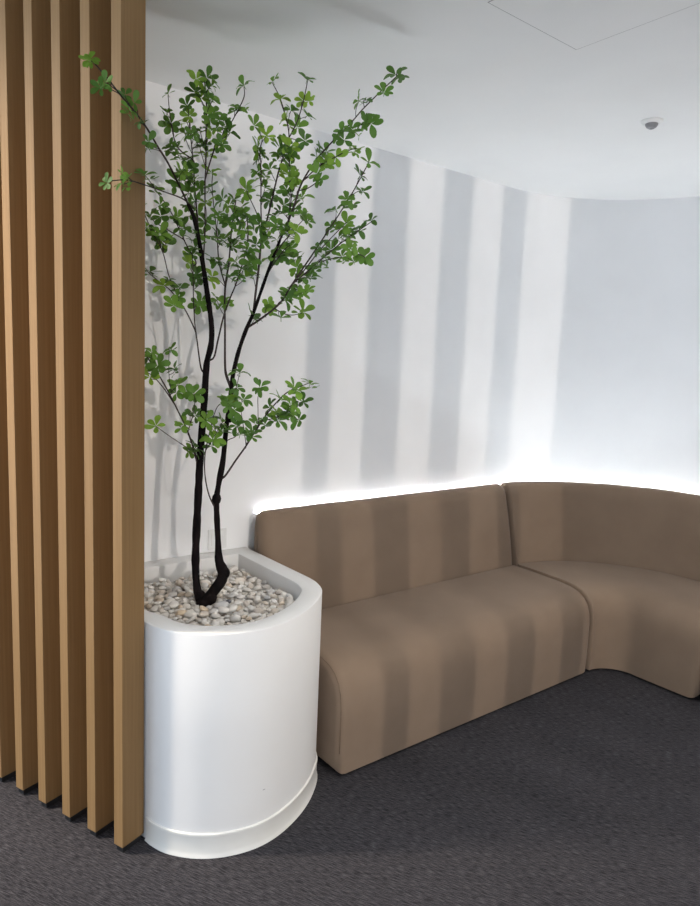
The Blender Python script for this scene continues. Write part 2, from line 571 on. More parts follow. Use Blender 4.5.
def densify(prof, n=3):
    """smooth closed profile: subdivide with catmull only where points are near"""
    return prof


def loft(name, stations, mat, parent, r=0.036):
    """stations: list of (length, prof, place(u,z)->Vector); rounded ends"""
    secs = []
    m = len(stations)

    def at(s):
        for i in range(m - 1):
            if s <= stations[i + 1][0] + 1e-9:
                t = (s - stations[i][0]) / (stations[i + 1][0] - stations[i][0])
                return i, t
        return m - 2, 1.0
    L = stations[-1][0]
    ss = [(r * (1 - math.cos(a)), r * (1 - math.sin(a))) for a in [math.radians(q) for q in (0, 22, 45, 67, 90)]]
    samples = [(s, d) for s, d in ss] + [(st[0], 0) for st in stations if r * 1.3 < st[0] < L - r * 1.3] + [(L - s, d) for s, d in reversed(ss)]
    for s, d in samples:
        i, t = at(s)
        p0 = inset_profile(stations[i][1], d) if d else stations[i][1]
        p1 = inset_profile(stations[i + 1][1], d) if d else stations[i + 1][1]
        secs.append([stations[i][2](*a).lerp(stations[i + 1][2](*b), t) for a, b in zip(p0, p1)])
    n = len(secs[0]); v = [p for sct in secs for p in sct]; f = []
    for j in range(len(secs) - 1):
        for i in range(n):
            a = j * n + i; b = j * n + (i + 1) % n
            f.append((a, b, b + n, a + n))
    f += [tuple(range(n)), tuple((len(secs) - 1) * n + k for k in range(n))]
    o = link(name, mesh_from(name, v, f), mat, parent, True)
    o.data.set_sharp_from_angle(angle=math.radians(55))
    return o, secs


def piping(secs_pts, parent, r=0.0016):
    v, f = [], []
    tube_into(v, f, [Vector(p) for p in secs_pts], [r] * len(secs_pts), 6)
    return link('piping', mesh_from('piping', v, f), M_PIPING, parent, True)


SLANT = -0.055
XL, XR = 1.512, 3.185
C_R0 = 0.720


def seam_x(y, x, z=0.4): return x - (y - 1.92) * SLANT - max(0.0, z - 0.45) * 0.10


def mod1_st(u_front, prof):
    st = []
    n = 14
    for k in range(n + 1):
        t = k / n

        def place(u, z, t=t):
            y = u_front + u
            return Vector((XL + (seam_x(y, XR, z) - XL) * t, y, z))
        st.append((t * (XR - XL), prof, place))
    return st


sofa = empty('bench_sofa', (2.3, 2.2, 0))
tag(sofa, 'straight taupe upholstered sofa module with low back beside the white planter', 'sofa')
seat, ss = loft('seat', mod1_st(CY + 0.174, seat_profile(C_R0 - 0.174)), M_FABRIC, sofa)
piping([p for p in ss[2][1:11]], seat)
bk1, bs = loft('backrest', mod1_st(CY + C_R0, back_profile(1.34)), M_FABRIC, sofa, 0.050)
for (a, c) in [(0.06, 0.03), (0.06, 0.36), (1.50, 0.03), (1.46, 0.36), (0.78, 0.03), (0.78, 0.36)]:
    box('foot', (XL + a, 1.92 + c, 0), (XL + a + 0.05, 1.92 + c + 0.05, 0.013), M_BLACK, sofa)
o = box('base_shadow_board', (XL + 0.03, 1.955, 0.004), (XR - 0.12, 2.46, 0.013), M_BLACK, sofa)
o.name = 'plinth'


def lerp(a, b, t): return a + (b - a) * t


def curve_R(th):   # th: 0 at the seam (facing the back wall) .. 1 at the far straight run -> front, crease, back thickness factor
    fr_ = lerp(0.174, 0.130, th)
    cr = lerp(0.72, 0.655, min(1, th * 1.6))
    return fr_, cr, lerp(1.34, 1.0, min(1, th / 0.35))


END_Y = 1.42
XF = CX + 0.130


def mod2_st(which):
    st = []
    s = 0.0

    def prof_of(th):
        a, c, k = curve_R(th)
        return (seat_profile(c - a), a) if which == 'seat' else (back_profile(k), c)
    p, base = prof_of(0)
    st.append((0.0, p, lambda u, z, b=base: Vector((seam_x(CY + b + u, XR, z) + 0.008, CY + b + u, z))))
    s = 0.06
    st.append((s, p, lambda u, z, b=base: Vector((lerp(seam_x(CY + b + u, XR, z) + 0.008, CX, 0.6), CY + b + u, z))))
    s = 0.10
    for k in range(0, 21):
        th = k / 20
        p, base = prof_of(th)
        ang = math.pi / 2 * (1 - th)
        st.append((s, p, lambda u, z, b=base, a=ang: Vector((CX + (b + u) * math.cos(a), CY + (b + u) * math.sin(a), z))))
        s += 0.045
    p, base = prof_of(1)
    for y in (1.66, 1.55, END_Y):
        st.append((s, p, lambda u, z, b=base, y=y: Vector((CX + b + u, y, z))))
        s += 0.1
    return st


sofa2 = empty('corner_sofa', (3.4, 1.9, 0))
tag(sofa2, 'curved taupe corner sofa module following the sweep of the wall', 'sofa')
seat2, ss2 = loft('seat', mod2_st('seat'), M_FABRIC, sofa2)
back2, bs2 = loft('backrest', mod2_st('back'), M_FABRIC, sofa2, 0.050)
poly = [(3.21, 1.975)] + [(CX + 0.235 * math.cos(a), CY + 0.235 * math.sin(a)) for a in [math.radians(q) for q in (75, 60, 45, 30, 15, 0)]] + \
       [(3.395, 1.45), (3.80, 1.45)] + [(CX + 0.60 * math.cos(a), CY + 0.60 * math.sin(a)) for a in [math.radians(q) for q in (0, 20, 40, 60, 80)]] + [(3.23, 2.38)]
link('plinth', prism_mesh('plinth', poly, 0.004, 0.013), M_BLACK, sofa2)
for x, y in [(3.23, 1.98), (3.42, 1.46), (3.74, 1.46), (3.25, 2.30), (3.55, 2.05)]:
    box('foot', (x, y, 0), (x + 0.045, y + 0.045, 0.013), M_BLACK, sofa2)

sofa3 = empty('end_sofa', (3.5, 0.6, 0))
tag(sofa3, 'straight taupe sofa module continuing beyond the corner module', 'sofa')
for which in ('seat', 'backrest'):
    a, c, k = curve_R(1)
    p, base = (seat_profile(c - a), a) if which == 'seat' else (back_profile(k), c)
    st = [(t, p, (lambda u, z, b=base, t=t: Vector((CX + b + u, END_Y - 0.006 - t, z)))) for t in (0, 0.3, 0.6, 0.9, 1.2, 1.5)]
    o3, s3 = loft(which, st, M_FABRIC, sofa3)
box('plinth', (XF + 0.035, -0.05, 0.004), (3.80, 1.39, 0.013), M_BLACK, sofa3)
for y in (0.0, 0.7, 1.33):
    for x in (3.42, 3.74): box('foot', (x, y, 0), (x + 0.045, y + 0.045, 0.013), M_BLACK, sofa3)

# LED strip on the wall behind the sofa back
led_path = [Vector((1.55, WALL_Y)), Vector((2.2, WALL_Y)), Vector((2.9, WALL_Y))] + [p for p in wall_in[4:53]] + [Vector((WCX + WA, 1.0)), Vector((WCX + WA, 0.0))]
led = empty('led_strip', (2.3, WALL_Y, 0.84))
tag(led, 'glowing cool white light strip along the wall behind the sofa', 'light strip')
link('channel', strip_mesh('led_channel', offset_path(led_path, -0.008), offset_path(led_path, -0.0005), 0.890, 0.900), M_PLASTIC, led)
link('diffuser', strip_mesh('led_diffuser', offset_path(led_path, -0.0028), offset_path(led_path, -0.0008), 0.900, 0.9015), M_LED, led)


# ------------------------------------------------------------------ tree
def at(px, py, t):
    dx, dy = px - 350.0, py - 453.0
    a = dx * math.cos(ROLL) + dy * math.sin(ROLL)
    b_ = -dx * math.sin(ROLL) + dy * math.cos(ROLL)
    return EYE + (FWD * F_PX + R0 * a - U0 * b_) / F_PX * t


def slat_clear(P):
    """distance in front of / beside the slat row: >0 is clear"""
    q = P - P0
    a = q.dot(E_DIR); d = q.dot(IN_DIR)
    return a, d


def safe(px, py, t, room=0.03):
    for _ in range(60):
        P = at(px, py, t)
        a, d = slat_clear(P)
        if P.z > CEIL - room or P.y > WALL_Y - room - 0.01 or (a < SLAT_W + 0.03 and d > -0.05 and d < 0.12) or (a < SLAT_W + 0.01 and d > 0 and P.x < 0.72):
            t -= 0.02
        else:
            break
    return at(px, py, t), t


TREE_Z = 0.66
tree = empty('potted_tree', (1.085, 2.22, TREE_Z))
tag(tree, 'slender green-leaved tree with twin dark trunks growing from the white planter', 'tree')

# name, radius in px at start/end, [(px,py,depth)...]
TRUNKS = [
    ('A', 7.5, 1.6, [(204, 614, 2.515), (201, 600, 2.515), (197, 588, 2.515), (195.5, 560, 2.51), (197, 520, 2.50), (198.5, 490, 2.49), (200.5, 450, 2.48), (204, 405, 2.46), (205.5, 380, 2.45),
                     (207, 362, 2.44), (211, 345, 2.42), (211.5, 325, 2.41), (207.5, 295, 2.38), (203, 265, 2.35), (199, 240, 2.31), (194, 218, 2.27), (188, 204, 2.23)]),
    ('B', 7.0, 1.3, [(205, 604, 2.50), (213, 592, 2.50), (221, 581, 2.51), (223, 572, 2.52), (219, 560, 2.53), (218, 540, 2.53), (217, 520, 2.53), (216.5, 500, 2.53), (219, 482, 2.52),
                     (223, 460, 2.51), (226, 430, 2.50), (228, 415, 2.49), (230.5, 398, 2.48), (231.5, 385, 2.475), (234, 370, 2.47), (239, 350, 2.46), (246, 330, 2.45), (253, 314, 2.44),
                     (258, 300, 2.43), (266, 277, 2.41), (273, 258, 2.39), (280, 240, 2.37)]),
]
BR = [  # radius px start/end, polyline
    (1.5, 0.5, [(188, 204, 2.23), (180, 187, 2.17), (168, 163, 2.10), (158, 147, 2.04), (148, 130, 1.99), (136, 113, 1.93), (122, 97, 1.87), (108, 79, 1.81), (95, 64, 1.76)]),
    (1.0, 0.4, [(194, 209, 2.25), (183, 199, 2.20), (165, 192, 2.12), (145, 185, 2.03), (127, 180, 1.94), (110, 181, 1.86)]),
    (1.6, 0.4, [(199, 240, 2.31), (197, 215, 2.29), (195, 190, 2.27), (193, 160, 2.24), (190, 130, 2.21), (188, 107, 2.19)]),
    (1.2, 0.4, [(203, 262, 2.34), (205, 230, 2.33), (205, 185, 2.30), (206, 160, 2.27), (206, 130, 2.24), (206, 100, 2.20), (203, 72, 2.17)]),
    (1.0, 0.4, [(205, 180, 2.29), (215, 148, 2.26), (228, 128, 2.24), (237, 112, 2.22), (244, 97, 2.20), (244, 87, 2.18)]),
    (0.9, 0.4, [(193, 160, 2.24), (180, 150, 2.21), (174, 138, 2.19), (170, 115, 2.17), (168, 95, 2.15)]),
    (1.4, 0.5, [(208, 361, 2.43), (214, 357, 2.42), (218, 340, 2.42), (224, 315, 2.41), (231, 296, 2.40), (236, 284, 2.39), (243, 262, 2.38), (248, 240, 2.37), (247, 218, 2.36)]),
    (2.2, 0.5, [(230.5, 387, 2.475), (226, 374, 2.47), (225, 362, 2.46), (225, 330, 2.44), (225, 290, 2.42), (229, 262, 2.40), (231, 235, 2.38), (234, 212, 2.36), (236, 200, 2.35)]),
    (1.0, 0.4, [(225, 285, 2.42), (219, 262, 2.40), (217, 235, 2.39), (214, 208, 2.37), (212, 185, 2.35), (213, 172, 2.33)]),
    (1.2, 0.4, [(201, 368, 2.44), (197, 340, 2.42), (195, 325, 2.41), (193.5, 300, 2.38), (193, 270, 2.35), (192, 252, 2.33)]),
    (1.0, 0.4, [(195, 330, 2.41), (188, 315, 2.38), (182, 305, 2.35), (170, 290, 2.30), (157, 280, 2.25), (146, 270, 2.20)]),
    (0.8, 0.4, [(179, 298, 2.34), (169, 276, 2.29), (163, 253, 2.25), (153, 233, 2.20), (147, 220, 2.16), (142, 208, 2.13)]),
    (0.9, 0.4, [(196, 262, 2.33), (187, 246, 2.30), (180, 231, 2.27), (172, 214, 2.23), (163, 200, 2.20), (154, 188, 2.16)]),
    (0.8, 0.4, [(183, 239, 2.28), (173, 233, 2.25), (155, 222, 2.19), (147, 212, 2.15)]),
    # right side
    (1.5, 0.5, [(280, 240, 2.37), (288, 222, 2.35), (296, 200, 2.32), (300, 187, 2.30), (308, 172, 2.28), (320, 155, 2.26), (337, 137, 2.24), (350, 124, 2.23), (362, 110, 2.21), (378, 94, 2.19), (396, 77, 2.16)]),
    (1.7, 0.4, [(253, 315, 2.44), (256, 290, 2.44), (259, 265, 2.43), (261, 245, 2.42), (265, 228, 2.41), (269, 212, 2.40), (273, 195, 2.38), (279, 170, 2.35), (284, 155, 2.33), (289, 138, 2.30), (286, 118, 2.27), (280, 98, 2.23), (273, 84, 2.20)]),
    (0.9, 0.4, [(289, 138, 2.30), (297, 122, 2.27), (303, 103, 2.23), (307, 84, 2.19)]),
    (1.0, 0.4, [(261, 243, 2.42), (258, 218, 2.41), (252, 203, 2.40), (247, 193, 2.39)]),
    (1.1, 0.4, [(262, 238, 2.42), (261, 210, 2.41), (261, 190, 2.40), (261, 168, 2.38), (260, 150, 2.36), (262, 138, 2.34), (255, 127, 2.32)]),
    (1.0, 0.4, [(288, 222, 2.35), (291, 200, 2.34), (290, 180, 2.32), (289, 160, 2.30), (289, 146, 2.29)]),
    (0.9, 0.4, [(298, 191, 2.31), (306, 189, 2.29), (313, 185, 2.27), (319, 180, 2.25)]),
    (0.9, 0.4, [(304, 180, 2.29), (318, 167, 2.27), (330, 160, 2.26), (345, 152, 2.25), (356, 148, 2.24)]),
    (0.8, 0.4, [(347, 128, 2.23), (358, 126, 2.22), (366, 122, 2.21)]),
    (0.9, 0.4, [(273, 258, 2.39), (283, 243, 2.36), (294, 230, 2.33), (303, 220, 2.31)]),
    (1.0, 0.4, [(266, 277, 2.41), (275, 262, 2.40), (284, 250, 2.38), (290, 245, 2.37)]),
    (1.6, 0.5, [(247, 328, 2.45), (262, 318, 2.44), (280, 303, 2.42), (293, 283, 2.39), (310, 258, 2.36), (320, 243, 2.34), (332, 225, 2.31), (345, 205, 2.28), (354, 190, 2.25), (368, 164, 2.20)]),
    (1.1, 0.4, [(293, 283, 2.39), (306, 268, 2.38), (320, 250, 2.37), (336, 233, 2.35), (347, 222, 2.34)]),
    (1.0, 0.4, [(296, 281, 2.40), (315, 265, 2.40), (330, 252, 2.40), (345, 240, 2.39), (358, 231, 2.38), (371, 222, 2.37)]),
    (0.8, 0.4, [(320, 262, 2.40), (335, 258, 2.40), (346, 257, 2.40), (357, 254, 2.40), (365, 257, 2.40)]),
    (0.8, 0.3, [(285, 314, 2.42), (293, 315, 2.42), (302, 313, 2.42)]),
    # low branches
    (1.6, 0.4, [(225, 476, 2.52), (236, 460, 2.51), (246, 446, 2.50), (258, 427, 2.48), (270, 410, 2.46), (285, 394, 2.43), (297, 388, 2.41), (309, 383, 2.39)]),
    (0.9, 0.3, [(262, 421, 2.47), (275, 418, 2.45), (288, 412, 2.42), (301, 404, 2.39)]),
    (0.7, 0.3, [(258, 427, 2.48), (258, 410, 2.47), (258, 397, 2.46), (261, 388, 2.45)]),
    (0.7, 0.3, [(246, 446, 2.50), (244, 430, 2.49), (241, 410, 2.47), (242, 402, 2.46)]),
    (1.5, 0.4, [(199, 472, 2.485), (194, 450, 2.46), (187, 430, 2.43), (180, 415, 2.40), (170, 395, 2.36), (160, 377, 2.32), (151, 363, 2.28), (146, 356, 2.26)]),
    (1.0, 0.4, [(175, 405, 2.38), (165, 390, 2.35), (155, 378, 2.32), (147, 372, 2.29)]),
    (0.8, 0.3, [(190, 450, 2.45), (180, 443, 2.42), (168, 435, 2.39), (157, 427, 2.36)]),
    (0.7, 0.3, [(171, 392, 2.36), (169, 375, 2.34), (169, 355, 2.32), (170, 350, 2.31)]),
    (0.7, 0.3, [(188, 432, 2.43), (193, 415, 2.41), (195, 400, 2.39), (194, 395, 2.38)]),
    (1.1, 0.4, [(217, 512, 2.53), (209, 495, 2.51), (205, 475, 2.50), (205, 455, 2.47), (209, 435, 2.44), (214, 415, 2.42), (219, 405, 2.40), (228, 402, 2.39)]),
    (0.8, 0.3, [(205, 452, 2.47), (212, 440, 2.44), (218, 430, 2.42), (222, 424, 2.41)]),
    (0.7, 0.3, [(228, 440, 2.50), (235, 437, 2.48), (239, 432, 2.46)]),
    (0.8, 0.3, [(231, 397, 2.48), (236, 388, 2.46), (239, 376, 2.44)]),
]
WH = [(90, 60), (105, 83), (101, 88), (125, 95), (134, 103), (129, 110), (140, 122), (148, 142), (168, 94), (166, 121), (171, 124),
      (167, 113), (187, 106), (207, 78), (213, 82), (208, 89), (206, 96), (196, 79), (196, 93), (201, 98), (213, 100), (190, 116), (184, 120), (185, 133), (174, 147), (178, 155), (193, 135), (200, 130), (198, 140),
      (200, 148), (207, 128), (204, 142), (213, 113), (219, 120), (217, 128), (220, 140), (210, 116), (230, 133), (226, 128), (244, 86), (243, 107), (237, 109), (222, 145), (206, 153),
      (273, 82), (280, 100), (291, 111), (286, 120), (290, 126), (297, 128), (307, 80), (304, 101), (307, 116), (305, 141), (285, 145), (280, 148), (290, 147), (280, 156), (291, 155), (254, 126), (266, 136),
      (258, 150), (262, 155), (396, 75), (384, 93), (366, 100), (359, 101), (367, 120), (371, 124), (342, 133), (344, 140), (351, 130), (356, 133), (355, 150), (320, 155), (326, 152), (336, 157),
      (107, 183), (122, 175), (123, 184), (149, 149), (145, 175), (155, 188), (141, 207), (160, 205), (150, 215), (146, 227), (161, 216), (160, 235), (166, 241), (180, 173), (186, 178),
      (170, 148), (185, 160), (183, 171), (176, 181), (190, 170), (195, 180), (189, 193), (200, 190), (195, 201), (205, 203), (212, 173), (208, 188), (190, 206), (198, 215), (205, 222), (183, 220), (178, 218),
      (182, 228), (196, 232), (202, 235), (192, 240), (218, 237), (218, 215), (223, 200), (228, 206), (234, 200), (240, 208), (243, 215), (240, 222), (247, 220), (246, 190), (245, 230), (233, 226), (228, 222),
      (235, 240), (257, 148), (259, 158), (258, 172), (264, 178), (270, 170), (265, 188), (272, 192), (262, 198), (270, 200), (283, 150), (290, 151), (290, 165), (289, 175), (283, 172), (293, 178), (287, 190), (295, 187),
      (290, 197), (302, 198), (280, 212), (275, 216), (284, 205), (295, 208), (300, 215), (305, 218), (308, 222), (277, 226), (270, 227), (260, 225), (283, 228), (290, 230), (296, 232), (268, 237), (288, 238),
      (325, 163), (320, 180), (317, 174), (369, 163), (360, 176), (362, 192), (347, 200), (352, 206), (336, 210), (331, 226), (346, 224), (358, 230), (371, 221), (338, 240), (348, 240), (345, 233), (350, 248), (320, 247),
      (331, 250), (325, 257), (318, 265), (312, 270), (342, 257), (354, 262), (365, 257), (297, 268), (310, 278), (303, 280), (290, 290), (298, 290), (306, 292), (285, 300), (288, 297), (275, 309), (269, 306),
      (281, 318), (257, 320), (252, 317), (303, 312), (225, 303), (217, 300), (245, 277), (252, 275), (238, 277), (243, 270), (228, 277), (250, 262), (236, 262), (227, 265), (232, 247), (248, 250), (240, 245), (256, 245),
      (263, 243), (270, 258), (278, 257), (285, 255), (293, 256), (290, 248), (277, 240), (222, 240), (150, 272), (168, 280), (164, 286), (180, 287), (178, 298), (174, 306), (193, 255), (188, 263), (197, 275), (202, 280),
      (201, 300), (199, 304), (213, 258), (218, 262), (212, 277), (162, 242), (195, 248), (155, 236), (152, 353), (150, 377), (158, 366), (170, 350), (175, 369), (178, 385), (176, 393), (194, 394), (192, 412), (147, 357),
      (156, 426), (184, 425), (195, 416), (195, 448), (190, 451), (205, 420), (210, 416), (228, 402), (215, 428), (221, 431), (213, 440), (212, 446), (222, 423), (240, 373), (237, 388), (243, 400), (228, 406), (234, 410),
      (226, 399), (261, 387), (258, 421), (265, 425), (253, 432), (252, 437), (270, 408), (276, 412), (280, 400), (294, 388), (297, 391), (310, 384), (291, 405), (303, 402), (285, 415), (291, 413), (299, 420), (278, 421),
      (237, 426), (240, 435)]

PX = 1 / F_PX


def branch_curve(pts, per=5):
    c = [at(*p) for p in pts]
    return catmull(c, per)


# trunk: both stems as one mesh
v, f = [], []
for nm, ra, rb, pts in TRUNKS:
    c = branch_curve(pts)
    n = len(c)
    rad = []
    for i in range(n):
        t = i / (n - 1)
        r = lerp(ra, 4.0, min(1, t / 0.12)) if t < 0.12 else lerp(4.0, rb, ((t - 0.12) / 0.88) ** 1.5)
        if nm == 'B': r = lerp(6.2, 5.4, t / 0.16) if t < 0.16 else (lerp(5.4, 3.4, (t - 0.16) / 0.05) if t < 0.21 else lerp(3.4, rb, (t - 0.21) / 0.79))
        r *= 1 + 0.22 * noise.noise(c[i] * 30)
        rad.append(r * 2.45 * PX)
    tube_into(v, f, c, rad, 10)
for px, py, t, r in [(216.5, 499, 2.53, 5.0), (229.5, 417, 2.49, 3.6), (224.5, 573, 2.52, 6.0), (204, 603, 2.50, 8.5), (211, 598, 2.495, 6.5), (200, 596, 2.51, 6)]:
    c = at(px, py, t)
    tube_into(v, f, [c + Vector((0, 0, dz)) for dz in (-0.02, -0.012, 0, 0.012, 0.02)], [r * 2.45 * PX * q for q in (0.5, 0.85, 1.0, 0.85, 0.5)], 8)
trunk = link('trunk', mesh_from('trunk', v, f), M_BARK, tree, True)


# leaf cluster meshes: five to six obovate leaves in a whorl, face up along +Z
def leaf_cluster(seed):
    r = random.Random(seed)
    v, f = [], []
    whorls = [(Vector((0, 0, 0)), 1.0, r.choice((5, 5, 6)))]
    if seed % 10 < 5:      # a second, smaller whorl a little lower on the same spur
        whorls.append((Vector((r.uniform(-0.014, 0.014), r.uniform(-0.014, 0.014), -0.012)), 0.75, r.choice((3, 4, 5))))
    for O, size, n in whorls:
      ph = r.uniform(0, 6.28)
      for k in range(n):
        a = ph + 2 * math.pi * (k + r.uniform(-0.22, 0.22)) / n
        L = 0.033 * size * r.uniform(0.75, 1.12); Wd = L * r.uniform(0.27, 0.33)
        droop = r.uniform(-0.15, 0.75); lift = r.uniform(0.1, 0.75)
        base = len(v)
        prof = [(0.0, 0.10), (0.22, 0.50), (0.45, 0.88), (0.66, 1.0), (0.86, 0.78), (0.97, 0.35)]
        d = Vector((math.cos(a), math.sin(a), 0)); s = Vector((-math.sin(a), math.cos(a), 0))
        for t, wd in prof:
            x = 0.0025 + L * t
            z = lift * x - droop * x * x / L
            c = O + d * x + Vector((0, 0, z))
            fold = 0.22 * wd * Wd
            v.append(c + s * wd * Wd + Vector((0, 0, fold)))
            v.append(c)
            v.append(c - s * wd * Wd + Vector((0, 0, fold)))
        tip = O + d * (0.0025 + L) + Vector((0, 0, lift * (0.0025 + L) - droop * L))
        v.append(tip)
        for i in range(5):
            q = base + i * 3
            f += [(q, q + 1, q + 4, q + 3), (q + 1, q + 2, q + 5, q + 4)]
        q = base + 15
        f += [(q, q + 1, q + 3), (q + 1, q + 2, q + 3)]
    # short stalk
    tube_into(v, f, [Vector((0, 0, -0.012)), Vector((0, 0, 0.002))], [0.0009, 0.0011], 5)
    me = mesh_from('leaf_cluster', v, f, fix=False)
    me.materials.append(M_LEAF)
    for p in me.polygons: p.use_smooth = True
    return me


LEAVES = [leaf_cluster(100 + k) for k in range(10)]

branches = []
stems = [catmull([Vector(p) for p in pts], 6) for _, _, _, pts in TRUNKS]
for ra, rb, pts in BR:
    sp = [(p[0], p[1], p[2]) for p in pts]
    # root the branch on the centre line of the nearest stem or earlier branch
    cand = [q for c_ in stems + [b_['px'] for b_ in branches] for q in c_]
    near = min(cand, key=lambda q: (q.x - sp[0][0]) ** 2 + (q.y - sp[0][1] - 4) ** 2 + ((q.z - sp[0][2]) * 60) ** 2)
    if (near - Vector(sp[0])).length > 0.5:
        sp.insert(0, tuple(near))
        k_ = near.z - sp[1][2]
        for i_ in range(1, len(sp)):          # carry the depth difference out along the first points
            x_, y_, z_ = sp[i_]
            sp[i_] = (x_, y_, z_ + k_ * max(0.0, 1 - i_ / 3))
    branches.append(dict(px=catmull([Vector(p) for p in sp], 6), ra=ra, rb=rb, tw=[], leaves=[]))

for (wx, wy) in WH:
    best = None
    for bi, b in enumerate(branches):
        for i, p in enumerate(b['px']):
            d = (p.x - wx) ** 2 + (p.y - wy) ** 2
            if best is None or d < best[0]: best = (d, bi, i)
    d, bi, i = best
    b = branches[bi]
    p = b['px'][i]
    t = p.z + R.uniform(-0.06, 0.06) * min(1.0, 0.35 + math.sqrt(d) / 12)
    P, t = safe(wx, wy, t, 0.045)
    # attach a bit nearer the branch root
    back_n = 0 if i >= len(b['px']) - 2 else R.randint(2, 4)
    ia = max(0, i - back_n)
    b['tw'].append((ia, P))
    b['leaves'].append((P, wx, wy))

for b in branches:
    c = []
    for p in b['px']:
        P, t = safe(p.x, p.y, p.z, 0.02)
        c.append(P)
    # smooth the depth shifts made for clearance
    n = len(c)
    v, f = [], []
    rad = [max(0.0010, lerp(b['ra'] * 0.8, b['rb'], i / (n - 1)) * 2.3 * PX) for i in range(n)]
    tube_into(v, f, c, rad, 6)
    for ia, P in b['tw']:
        A = c[ia]
        if (P - A).length < 0.008: continue
        mid = A.lerp(P, 0.55) + Vector((R.uniform(-0.006, 0.006), R.uniform(-0.006, 0.006), R.uniform(-0.004, 0.008)))
        tube_into(v, f, catmull([A, mid, P], 4), [max(0.0009, 0.0013 - 0.00005 * k) for k in range(9)], 5)
    bo = link('branch', mesh_from('branch', v, f), M_TWIG, tree, True)
    for P, wx, wy in b['leaves']:
        lo = link('leaf_cluster', R.choice(LEAVES), None, bo)
        # world placement: the branch mesh is in world coordinates
        view = (EYE - P).normalized()
        nrm = (view * R.uniform(0.0, 0.9) + Vector((0, 0, 1)) * R.uniform(0.2, 1.1) + Vector((R.uniform(-1, 1), R.uniform(-1, 1), R.uniform(-.4, .4))) * 0.6).normalized()
        q = nrm.to_track_quat('Z', 'Y')
        lo.rotation_mode = 'QUATERNION'
        lo.rotation_quaternion = q @ Matrix.Rotation(R.uniform(0, 6.28), 3, 'Z').to_quaternion()
        s = R.uniform(0.85, 1.2) * (P - EYE).dot(FWD) / 2.3
        lo.scale = (s, s, s)
        lo.location = P

# ------------------------------------------------------------------ pebbles
def inside(pt, poly):
    c = False
    n = len(poly)
    for i in range(n):
        a, b = poly[i], poly[i - 1]
        if (a.y > pt[1]) != (b.y > pt[1]) and pt[0] < (b.x - a.x) * (pt[1] - a.y) / (b.y - a.y) + a.x: c = not c
    return c


BED = ins(0.080)
link('soil', prism_mesh('soil', [(p.x, p.y) for p in ins(0.0785)], 0.50, 0.672), M_SOIL, planter)


def pebble_mesh(seed):
    r = random.Random(seed)
    bm = bmesh.new()
    bmesh.ops.create_icosphere(bm, subdivisions=2, radius=1)
    off = Vector((r.uniform(0, 50), r.uniform(0, 50), r.uniform(0, 50)))
    for v_ in bm.verts:
        k = 1 + 0.42 * noise.noise(v_.co * 1.0 + off) + 0.22 * noise.noise(v_.co * 2.2 + off)
        v_.co *= k
    me = bm_mesh('pebble', bm)
    me.materials.append(M_PEBBLE)
    for p in me.polygons: p.use_smooth = True
    return me


PEB = [pebble_mesh(k) for k in range(9)]


def heap(x, y):
    d = math.hypot(x - 1.12, y - 2.22)
    return 0.690 + 0.012 * math.exp(-(d / 0.2) ** 2) + 0.006 * noise.noise(Vector((x * 9, y * 9, 0)))


trunk_xy = Vector((1.085, 2.22))
pts = []
tries = 0
IN_P = ins(0.100)
while len(pts) < 330 and tries < 60000:
    tries += 1
    x, y = R.uniform(0.84, 1.42), R.uniform(1.86, 2.52)
    if not inside((x, y), IN_P): continue
    if (Vector((x, y)) - trunk_xy).length < 0.06: continue
    s = R.choice((0.009, 0.010, 0.011, 0.012, 0.013, 0.015, 0.019))
    if any((x - a) ** 2 + (y - b_) ** 2 < ((s + s2) * 0.80) ** 2 for a, b_, s2 in pts): continue
    pts.append((x, y, s))
pts = pts[:296]
BIG = [(222, 605, 0.030, 'large pale grey pebble lying against the foot of the dark tree trunk', (0.62, 0.61, 0.60)),
       (228.5, 600.5, 0.013, 'dark grey pebble tucked beside the foot of the tree trunk', (0.10, 0.10, 0.11)),
       (181, 612, 0.021, 'orange-tinted flat pebble near the planter rim in front of the trunk', (0.62, 0.50, 0.36))]
n_p = 0
for px, py, s, lab, c in BIG:
    z = 0.712 if s > 0.015 else 0.719
    dx = (z - H)
    ray = at(px, py, 1.0) - EYE
    P = EYE + ray * (dx / ray.z)
    pts = [q for q in pts if math.hypot(q[0] - P.x, q[1] - P.y) > s * 0.9]
    me = PEB[n_p].copy()
    me.materials.clear()
    me.materials.append(noisy('pebble_tone', tuple(k * 0.85 for k in c), c, 40, rough=0.55))
    o = link('pebble', me)
    o.location = P - Vector((0, 0, 0.004))
    o.scale = (s, s * 0.75, s * 0.55)
    o.rotation_euler = (0.1, -0.1, math.radians(-30))
    tag(o, lab, 'pebble')
    n_p += 1
for x, y, s in pts:
    o = link('pebble', R.choice(PEB))
    o.location = (x, y, heap(x, y) + s * 0.45 + R.uniform(0.0, 0.004))
    o.scale = (s * R.uniform(1.05, 1.5), s * R.uniform(0.8, 1.05), s * R.uniform(0.55, 0.8))
    o.rotation_euler = (R.uniform(-0.4, 0.4), R.uniform(-0.4, 0.4), R.uniform(0, 6.28))
    tag(o, 'small pale river pebble among those covering the planter around the tree', 'pebble', 'river pebbles in the planter')
